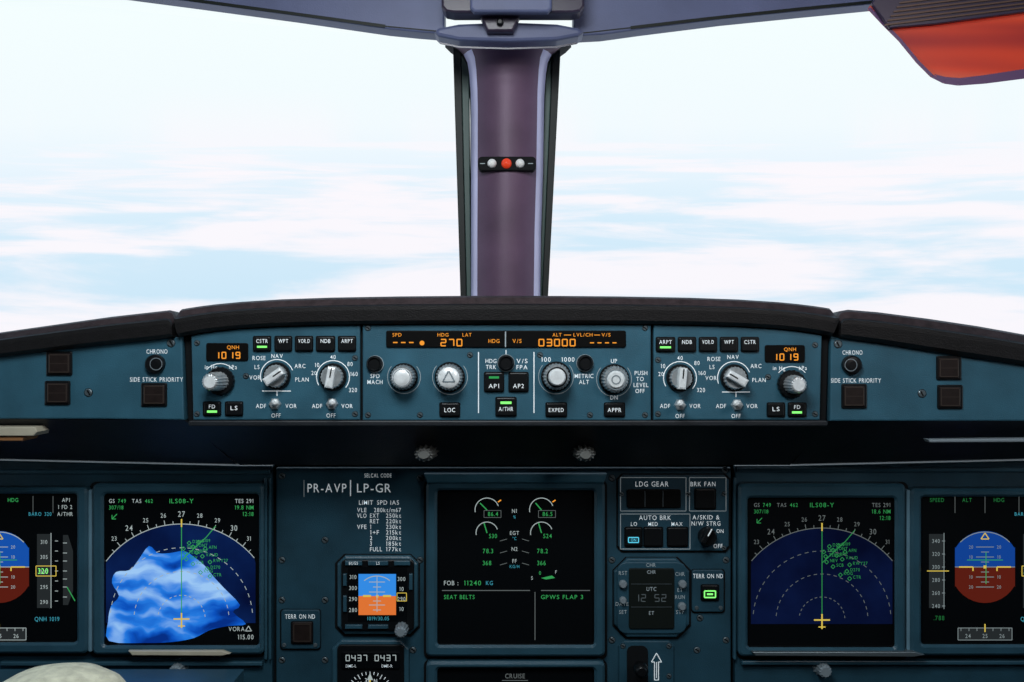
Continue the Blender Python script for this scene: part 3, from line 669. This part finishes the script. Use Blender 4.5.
b.seg7('0437',346,658,3.4,5.6,5.8,.8,yy,E_W); b.seg7('0437',375,658,3.4,5.6,5.8,.8,yy,E_W); b.text('DME-L',351,666,2.8,yy,INK); b.text('DME-R',387,666,2.8,yy,INK)
b.done('case',th)
b=B(); b.lathe(370,696,[(22,YM-0.0105),(26,YM-0.0105),(27.5,YM-0.0085)],SCR,40,smooth=False,Yref=YM); yy=YM-0.012
for k in range(36):
    a=radians(10*k); l=5 if k%3==0 else 3; s_=24.5; b.stroke([(370+s_*cos(a),696+s_*sin(a)),(370+(s_-l)*cos(a),696+(s_-l)*sin(a))],0.7,yy,INK)
for k,t in enumerate(('N','3','6','E','12','15','S','21','24','W','30','33')):
    a=radians(30*k-90+20); b.text(t,370+16*cos(a),696+16*sin(a),4,yy,INK)
b.stroke([(370,680),(370,712)],1.4,yy-0.0003,E_Y); b.stroke([(355,686),(385,707)],1.2,yy-0.0003,E_G); b.poly([(370,673),(373,680),(367,680)],yy-0.0005,E_W); b.done('compass_dial',th)

for (f,bt,tu,tv,lit) in (((281,610,320,649),(292,622.5,312,643),300,616.5,False),((692,570,724,612),(702,585.5,718,600),708,576,True)):
    th=thing('terrain_display_button','small square terrain button with green light on' if lit else 'small square terrain button, unlit','button',P((f[0]+f[2])/2,f[3],YM),'terrain display buttons')
    b=B(); b.prism(rr(f[0]-1,f[1]-1,f[2]+1,f[3]+1,3,3),YM-0.001,YM,GAP); b.prism(rr(*f,3,3),YM-0.004,YM,PANEL2,0.001); b.text('TERR ON ND',tu,tv,4.3,YM-0.0045,INK,w=30); 
    for uu in (f[0]+4,f[2]-4): b.lathe(uu,f[3]-5,[(1.6,YM-0.0052),(2.2,YM-0.004)],STEEL,12,Yref=YM)
    b.done('mounting_plate',th)
    bb=button(th,*bt,YM-0.004,face=BTN if lit else KORRY)
    if lit:
        b=B(); b.box(bt[0]+2.5,591,bt[2]-2.5,597.5,1.3,YM-0.0085,E_GB); b.stroke([(bt[0]+5,594.2),(bt[2]-5,594.2)],1.8,YM-0.0085,E_GB); b.done('on_light',th,'bright green light')
    else:
        b=B(); b.box(bt[0]+1.8,bt[1]+1.8,bt[2]-1.8,bt[3]-1.8,0.9,YM-0.0084,KORE); b.done('button_border',th,'brown border')

th=thing('landing_gear_panel','teal panel with gear lights, autobrake buttons and antiskid switch','control panel',P(673,551,YM))
yp=YM-0.004
b=B(); b.prism(oct_(616.5,473.5,730.5,552.5,5),YM-0.001,YM,GAP); b.prism(oct_(618,475,729,551,5),yp,YM,PANEL2,0.0012)
b.box(620.5,477.5,686,511,0.8,yp-0.0004,INKD); b.box(689.5,477.5,726,511,0.8,yp-0.0004,INKD); b.box(620.5,514,690,549,0.8,yp-0.0004,INKD)
b.text('LDG GEAR',652,484,5,yp-0.0005,INK,w=33); b.text('BRK FAN',703,484,4.5,yp-0.0005,INK,w=25); b.text('AUTO BRK',655,517.7,4.5,yp-0.0005,INK,w=32)
for t,u in (('LO',634,),('MED',653),('MAX',677)): b.text(t,u,524,3.8,yp-0.0005,INK)
b.text('A/SKID &',706,517.3,4.3,yp-0.0005,INK,w=27); b.text('N/W STRG',706,523.5,4.3,yp-0.0005,INK,w=29); b.text('ON',720,531,3.7,yp-0.0005,INK); b.text('OFF',718,546,4,yp-0.0005,INK)
b.done('panel_plate',th)
b=B(); b.prism(rr(627,489.5,681,508,2,3),yp-0.003,yp,WIN,0.001)
for k in (0,1): b.stroke([(645+18*k,491),(645+18*k,507)],.6,yp-0.0033,STEEL)
b.done('gear_indicator_window',th)
button(th,695.5,489.5,715,508.5,yp)
for (a,c) in ((625.5,641.5),(644.5,662)):
    button(th,a,528,c,546,yp)
b=B(); b.box(628.5,537.5,638.5,542.5,1.0,yp-0.0046,E_CB); b.text('ON',633.5,540,2.8,yp-0.0046,E_CB); b.done('on_light',th,'cyan light')
button(th,668,528,687,546,yp)
b=B(); b.lathe(707,536,[(7,yp-0.010),(8.5,yp-0.008),(9.5,yp)],BLK,28,smooth=False,Yref=yp); k=b.done('rotary_selector',th)
b=B(); b.prism(rbox(707,536,17,5,-60),yp-0.018,yp-0.009,BLK,0.001); b.stroke([(708,536),(712,529)],1.2,yp-0.0183,INK); b.done('pointer_grip',k)
for uu,vv in ((621.5,494),(688,494),(724,494),(724,548)): screw(th,uu,vv,yp,2.2)

th=thing('aircraft_clock','square digital cockpit clock with dark liquid crystal windows','clock',P(652,637,YM))
b=B(); b.prism(oct_(612.5,557,691,639,13),YM-0.001,YM,GAP); b.prism(oct_(614,558.5,689.5,637.5,13),YM-0.006,YM,PANEL2,0.002); b.prism(rr(617,562,687,634,10,4),YM-0.0080,YM-0.0055,PANEL2,0.0012); yy=YM-0.0085
for t,u,v in (('RST',623,573),('CHR',651,565),('CHR',680,574),('DATE',622,604),('SET',623,612),('ET',680,590),('RUN',680,597),('STP',680,612)): b.text(t,u,v,3.7,yy,INKD)
b.done('case',th)
b=B(); b.prism(rr(629,568.5,674.5,629,2,3),YM-0.0100,YM-0.0075,E_LCD,0.0008); yy=YM-0.0104
b.text('CHR',651.5,572,3.4,yy,INKD); b.text('UTC',651.5,589,3.8,yy,INKD); b.seg7('12 52',634.5,598,4.2,6.8,6.8,.8,yy,LCDI); b.text('ET',651.5,613,3.6,yy,INKD); b.stroke([(631,584),(672,584)],.5,yy,STEEL); b.stroke([(631,607),(672,607)],.5,yy,STEEL)
b.done('clock_window',th)
for uu,vv,r in ((622,582,4),(622,598,3.5),(681,582,4),(680.5,604,4)):
    b=B(); b.lathe(uu,vv,[(r*.7,YM-0.014),(r,YM-0.012),(r,YM-0.007)],GRK,20,smooth=False,Yref=YM); b.done('clock_button',th)

th=thing('gear_lever_panel','dark panel with landing gear lever slot and white arrow','lever',P(646,760,YM))
b=B(); b.prism(oct_(619,641,674,760,5),YM-0.004,YM,PANEL2,0.0012); b.prism(rr(627,646,648,760,6,4),YM-0.0055,YM-0.0035,GAP); yy=YM-0.0045
b.stroke([(656.5,662),(656.5,678)],0.8,yy,INK); b.stroke([(654.5,680),(654.5,662),(651.5,662),(656.5,653),(661.5,662),(658.5,662),(658.5,680),(654.5,680)],0.9,yy,INK); b.done('panel_plate',th)
b=B(); b.lathe(638,662,[(4,YM-0.035),(6.5,YM-0.033),(7,YM-0.022),(3,YM-0.020),(3,YM-0.004)],BLK,28,Yref=YM); b.done('lever_handle',th)
for uu,vv in ((623,646),(669,646),(669,676)): screw(th,uu,vv,YM-0.004,2.4)

b=B(); b.prism([(128,651),(222,651),(230,654),(222,656),(132,655.5)],YM-0.020,YM,CREAM,0.001); top(b.done('display_ledge'),'thin pale ledge strip beneath a navigation display','ledge','display ledges')
b=B(); b.prism([(752,652),(915,652),(925,655),(915,657),(756,656)],YM-0.020,YM,STEEL,0.001); top(b.done('display_ledge'),'thin grey ledge strip beneath a navigation display','ledge','display ledges')
for u in (180,821):
    b=B(); b.lathe(u,667,[(5,YM-0.018),(6.5,YM-0.016),(7,YM-0.004),(9,YM)],GRK,24,1,0.12,smooth=False,Yref=YM); top(b.done('dimmer_knob'),'small ribbed grey knob under a navigation display','knob','display dimmer knobs')
for q in ((0,662,262,666),(742,661,1100,665),(100,674,240,678)):
    b=B(); b.prism([(q[0],q[1]),(q[2],q[1]),(q[2],q[3]),(q[0],q[3])],YM-0.008,YM,BEZ,0.001); b.done('lower_rail',ip)

b=B(); cx,cy,cz=P(60,703,0.95); n=40; rings=[(1.0,-0.010),(0.98,0.0),(0.93,0.012),(0.82,0.022),(0.62,0.030),(0.35,0.035),(0.08,0.037)]
vs=[];fs=[]
for r,h in rings:
    for i in range(n):
        a=2*pi*i/n; w=1+0.02*sin(a*6)
        vs.append((cx+0.066*r*w*cos(a),cy+0.055*r*w*sin(a),cz+h*0.92))
for q in range(len(rings)-1):
    for i in range(n):
        j=(i+1)%n; fs.append((q*n+i,q*n+j,(q+1)*n+j,(q+1)*n+i))
fs.append(tuple(range(len(vs)-n,len(vs)))); fs.append(tuple(range(n)))
b.add(vs,fs,CLOTH,True)
cp=thing('cap','pale beige cloth cap lying on a stowed tray table','cap',(cx,cy,cz-0.01)); b.done('crown',cp)
b=B(); vs=[];
for r in (0.9,1.35):
    for i in range(21):
        a=radians(-150+6*i*1.0); vs.append((cx+0.062*r*cos(a),cy+0.055*r*sin(a),cz-0.009))
vs2=[(a,c,d+0.003) for a,c,d in vs]; fs=[]
for i in range(20): fs+= [(i,i+1,21+i+1,21+i),(42+i,42+i+1,63+i+1,63+i),(21+i,22+i,64+i,63+i)]
b.add(vs+vs2,fs,CLOTH,True); b.done('brim',cp)
tt=thing('tray_table','dark stowed pilot tray table','table',(cx,cy+0.02,0))
b=B(); boxw(b,cx-0.14,cy-0.15,cz-0.03,cx+0.14,cy+0.13,cz-0.0105,BEZ); b.done('table_top',tt)
b=B(); boxw(b,cx-0.03,cy-0.02,0.0,cx+0.03,cy+0.06,cz-0.03,BEZ); b.done('pedestal',tt)

# ================================================================ WINDSHIELD & SHELL
YP=1.34
b=B()
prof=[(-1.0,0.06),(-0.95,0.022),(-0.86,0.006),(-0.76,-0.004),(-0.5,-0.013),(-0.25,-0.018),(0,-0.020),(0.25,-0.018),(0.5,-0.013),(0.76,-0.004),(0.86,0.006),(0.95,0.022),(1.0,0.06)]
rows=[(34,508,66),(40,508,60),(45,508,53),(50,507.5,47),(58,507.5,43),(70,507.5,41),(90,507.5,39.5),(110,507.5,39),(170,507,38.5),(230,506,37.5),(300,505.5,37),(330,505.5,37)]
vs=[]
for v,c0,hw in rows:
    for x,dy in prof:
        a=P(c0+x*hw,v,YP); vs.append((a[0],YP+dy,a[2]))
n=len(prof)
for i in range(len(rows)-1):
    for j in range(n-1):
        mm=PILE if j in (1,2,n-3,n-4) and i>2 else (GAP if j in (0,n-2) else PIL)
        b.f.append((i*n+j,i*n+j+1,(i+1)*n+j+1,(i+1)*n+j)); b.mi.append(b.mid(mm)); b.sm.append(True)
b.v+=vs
struct(b,'trim_1','mauve painted centre windshield pillar with lavender sheen painted along its edges')
for k,(q,t) in enumerate(((((452.5,34),(460.5,34),(466.5,298),(460.5,298)),((460.5,34),(468.5,34),(471,298),(466.5,298))),(((553.5,34),(561.5,34),(548,298),(542,298)),((547,34),(553.5,34),(542,298),(538,298))))):
    b=B(); Yb=YP+0.055
    b.prism(q,YP+0.03,Yb,SEAL,0.001); b.prism(t,YP+0.036,Yb,GRN_TR,0.001)
    if k==0: g_=[(-260,-30),(452,44),(461,298),(461,330),(-260,420)]
    else: g_=[(561,44),(1280,-30),(1280,420),(548,330),(548,298)]
    b.poly(g_,YP+0.05,GLS)
    struct(b,'window_%d'%(k+1),'windshield pane with black rubber seal')
YC=1.26
def rim(pts,seals,name):
    b=B(); Y1=YC+0.03; b.prism(bk(pts,YC,Y1),YC,Y1,CEI,0.002)
    for s_,w in seals: b.stroke(bk(s_,YC,Y1-0.002),w,YC-0.0006,SEAL)
    struct(b,name,'slate blue upper windshield frame with black seal line')
rim([(-260,-80),(446,-80),(446,41),(420,39),(390,36),(300,23),(200,9.5),(150,3),(105,-3),(-60,-28),(-260,-60)],[([(196,7),(300,21),(388,33)],3.2),([(110,-1),(196,7)],2.2),([(388,33),(440,38)],1.2)],'trim_2')
rim([(572,-80),(1280,-80),(1280,-45),(1100,-22),(960,-4),(872,11),(800,18),(720,26),(640,36),(600,41.5),(572,43)],[([(628,34.5),(700,26),(800,15.5),(868,9)],3.2),([(578,40),(628,34.5)],1.2)],'trim_3')
b=B(); b.prism(bk([(436,39),(440,35),(460,31),(508,29),(556,31),(577,35),(582,39),(577,43),(556,47),(508,48.5),(460,47),(440,43)],YC-0.02,YC+0.01),YC-0.02,YC+0.015,CEI,0.004)
b.stroke([(440,43),(460,47),(508,48.5),(556,47),(577,43)],1.6,YC-0.0206,CEID)
struct(b,'trim_4','flared flange capping the windshield pillar')
b=B(); b.prism(bk([(441,-95),(585,-95),(584,9),(580,14),(572,15.5),(454,15.5),(446,14),(442,9)],YC-.03,YC-.02),YC-0.05,YC-0.022,CEID,0.003); 
o=thing('standby_compass_housing','dark slate stowed compass housing above the windshield pillar','compass',P(512,15,YC-0.02)); b.done('housing',o)
b=B(); b.prism([(470,-90),(552,-90),(552,8),(548,12),(474,12),(470,8)],YC-0.06,YC-0.05,CEI,0.003); b.done('cover',o)
b=B(); b.prism([(479,14),(521,14),(518,20),(513,31),(487,31),(482,20)],YC-0.035,YC-0.021,CEID,0.0025); b.lathe(500,23,[(2,YC-0.042),(3.4,YC-0.041),(3.6,YC-0.035)],BLK,16); b.done('latch',o)
ye=YP-0.022
o=thing('eye_position_indicator','black bar with red ball between two white balls','indicator',P(507,172,ye))
b=B(); b.prism(rr(478,156.5,536,170.5,4,5),ye-0.003,ye+0.014,GAP,0.001); b.stroke([(480,163.5),(485,163.5)],0.8,ye-0.0035,INKD); b.stroke([(528,163.5),(533,163.5)],0.8,ye-0.0035,INKD); b.done('mounting_bar',o)
for u,m in ((492,WHB),(506.5,RED),(520,WHB)):
    b=B(); r=4.6 if m!=RED else 5.2; pr=[(max(0.05,r*sin(radians(a))),ye-0.003-0.0065*cos(radians(a))) for a in range(5,178,14)]
    b.lathe(u,163.5,pr,m,24,Yref=ye-0.003); b.done('sighting_ball',o,'red ball' if m==RED else 'white ball')

YV=1.0
o=thing('sun_visor','translucent red sun visor panel with dark ribbed rail','sun visor',P(960,0,YV))
vo=[(869,8),(872,3),(884,-14),(1120,-40),(1120,62),(1060,72),(1024,77),(985,82),(958,84),(944,82),(932,76),(918,62),(900,40),(884,24)]
b=B(); b.prism(vo,YV,YV+0.004,VIS,0.0008); b.done('visor_panel',o,'translucent red film')
VED=pbr('visor_purple_edge',(0.10,0.05,0.13),0.4,0,0.4)
b=B(); rim_=[(869,8),(884,24),(900,40),(918,62),(932,76),(944,82),(958,84),(985,82),(1024,77),(1060,72)]
b.stroke(rim_,3.4,YV-0.0006,VED); b.stroke(rim_,3.4,YV+0.0046,VED)
b.poly([(934,74),(946,77),(960,78),(985,75),(1024,69),(1060,63),(1060,72),(1024,77),(985,82),(958,84),(944,82)],YV-0.0004,VED); b.done('visor_edge',o,'purple edge band')
RAIL=pbr('visor_rail_brown',(0.09,0.05,0.035),0.4,0.2,0.5)
b=B(); b.prism([(872,3),(884,-14),(1120,-40),(1120,-3),(1024,12),(935,24),(890,28)],YV-0.006,YV-0.0007,CEID,0.001)
for k in range(9): b.prism([(885+k*3,24-k*4.4),(1110,-4-k*4),(1110,-2.5-k*4),(885+k*3,25.5-k*4.4)],YV-0.0075,YV-0.0055,RAIL)
b.done('visor_rail',o,'dark brown ribbed rail')
b=B(); b.prism([(980,-200),(1060,-200),(1060,-60),(980,-60)],YV+0.004,YC-0.03,CEI,0.002); b.done('hinge_arm',o)

b=B(); boxw(b,-1.1,-1.6,-0.05,1.1,2.0,0,FLO); struct(b,'floor','dark carpeted cockpit floor')
b=B(); boxw(b,-1.1,-1.65,0,1.1,-1.6,2.0,WALLM); struct(b,'wall_back','grey cockpit rear bulkhead')
b=B(); boxw(b,-1.1,-1.6,1.80,1.1,0.9,1.85,WALLM)
b.add([(-1.1,0.9,1.80),(1.1,0.9,1.80),(1.1,YC+0.02,1.715),(-1.1,YC+0.02,1.715),(-1.1,0.9,1.85),(1.1,0.9,1.85),(1.1,YC+0.02,1.75),(-1.1,YC+0.02,1.75)],[(0,1,2,3),(4,5,6,7),(0,4,7,3),(1,5,6,2),(2,3,7,6)],WALLM)
struct(b,'ceiling','grey cockpit ceiling lining')
for s,nm in ((-1,'wall_left'),(1,'wall_right')):
    b=B(); boxw(b,s*1.1,-1.6,0,s*1.14,2.0,0.95,WALLM); boxw(b,s*1.1,-1.6,0.95,s*1.14,0.35,1.8,WALLM); struct(b,nm,'grey cockpit side wall below the side window')

# ================================================================ WORLD
w=bpy.data.worlds.new('sky'); sc.world=w; w.use_nodes=True; nt=w.node_tree; nt.nodes.clear()
N=nt.nodes.new; L=nt.links.new
tc=N('ShaderNodeTexCoord'); vr=N('ShaderNodeVectorRotate'); vr.rotation_type='X_AXIS'; vr.inputs['Angle'].default_value=-math.atan(0.20)
L(tc.outputs['Generated'],vr.inputs['Vector']); sp=N('ShaderNodeSeparateXYZ'); L(vr.outputs[0],sp.inputs[0])
def math_(op,a,b_=None):
    n=N('ShaderNodeMath'); n.operation=op
    for i,x in enumerate((a,b_)):
        if x is None: continue
        if isinstance(x,(int,float)): n.inputs[i].default_value=x
        else: L(x,n.inputs[i])
    return n.outputs[0]
dz=math_('MAXIMUM',math_('MULTIPLY',sp.outputs['Z'],-1),0.0)
den=math_('ADD',dz,0.10)
px=math_('DIVIDE',sp.outputs['X'],den); py=math_('DIVIDE',sp.outputs['Y'],den)
cb=N('ShaderNodeCombineXYZ'); L(math_('MULTIPLY',px,0.62),cb.inputs[0]); L(math_('MULTIPLY',py,1.15),cb.inputs[1]); cb.inputs[2].default_value=5.2
n1=N('ShaderNodeTexNoise'); n1.inputs['Scale'].default_value=0.95; n1.inputs['Detail'].default_value=9; n1.inputs['Roughness'].default_value=0.56; n1.inputs['Distortion'].default_value=0.35; L(cb.outputs[0],n1.inputs['Vector'])
r1=N('ShaderNodeValToRGB'); c=r1.color_ramp; c.interpolation='EASE'; c.elements[0].position=0.40; c.elements[0].color=(0,0,0,1); c.elements[1].position=0.58; c.elements[1].color=(1,1,1,1); L(n1.outputs['Fac'],r1.inputs[0])
r2=N('ShaderNodeValToRGB'); mr=math_('ADD',math_('MULTIPLY',sp.outputs['Z'],2.0),0.5); L(mr,r2.inputs[0]); c=r2.color_ramp
c.elements[0].position=0.0; c.elements[0].color=(0.42,0.62,0.82,1)
c.elements[1].position=1.0; c.elements[1].color=(0.50,0.72,0.92,1)
for p,cl in ((0.16,(0.60,0.80,0.94)),(0.34,(0.68,0.85,0.97)),(0.46,(0.84,0.93,1.0)),(0.53,(0.90,0.97,1.0)),(0.72,(0.92,1.0,1.0)),(0.85,(0.78,0.94,1.0))):
    x=c.elements.new(p); x.color=(*cl,1)
mx=N('ShaderNodeMixRGB'); L(r2.outputs[0],mx.inputs[1]); mx.inputs[2].default_value=(1.0,0.95,0.985,1)
msk=N('ShaderNodeMapRange'); L(sp.outputs['Z'],msk.inputs[0]); msk.inputs[1].default_value=0.05; msk.inputs[2].default_value=-0.03; msk.inputs[3].default_value=0.0; msk.inputs[4].default_value=0.92
L(math_('MULTIPLY',r1.outputs[0],msk.outputs[0]),mx.inputs[0])
bg=N('ShaderNodeBackground'); bg.inputs['Strength'].default_value=1.0; L(mx.outputs[0],bg.inputs[0]); wo=N('ShaderNodeOutputWorld'); L(bg.outputs[0],wo.inputs[0])

def area(nm,loc,tgt,size,e,col):
    l=bpy.data.lights.new(nm,'AREA'); l.size=size; l.energy=e; l.color=col; o=bpy.data.objects.new(nm,l); COL.objects.link(o); o.location=loc
    o.rotation_euler=(Vector(tgt)-Vector(loc)).to_track_quat('-Z','Y').to_euler(); return o
area('added_top_fill',(-0.10,0.40,1.74),(0,1.05,1.08),0.35,8.8,(0.92,0.97,1.0))  # added overhead fill for the panels, not a fitted cockpit lamp
area('added_side_fill',(0.6,0.0,1.6),(0,1.1,1.15),0.25,2.4,(1.0,0.93,0.92))  # added slightly pink fill from the right, no such lamp in the cockpit

cam=bpy.data.cameras.new('camera'); cam.lens=36*F/1024; cam.sensor_width=36; cam.clip_start=0.01
co=bpy.data.objects.new('camera',cam); COL.objects.link(co); co.location=(0,0,CZ); co.rotation_euler=(pi/2,0,0); sc.camera=co
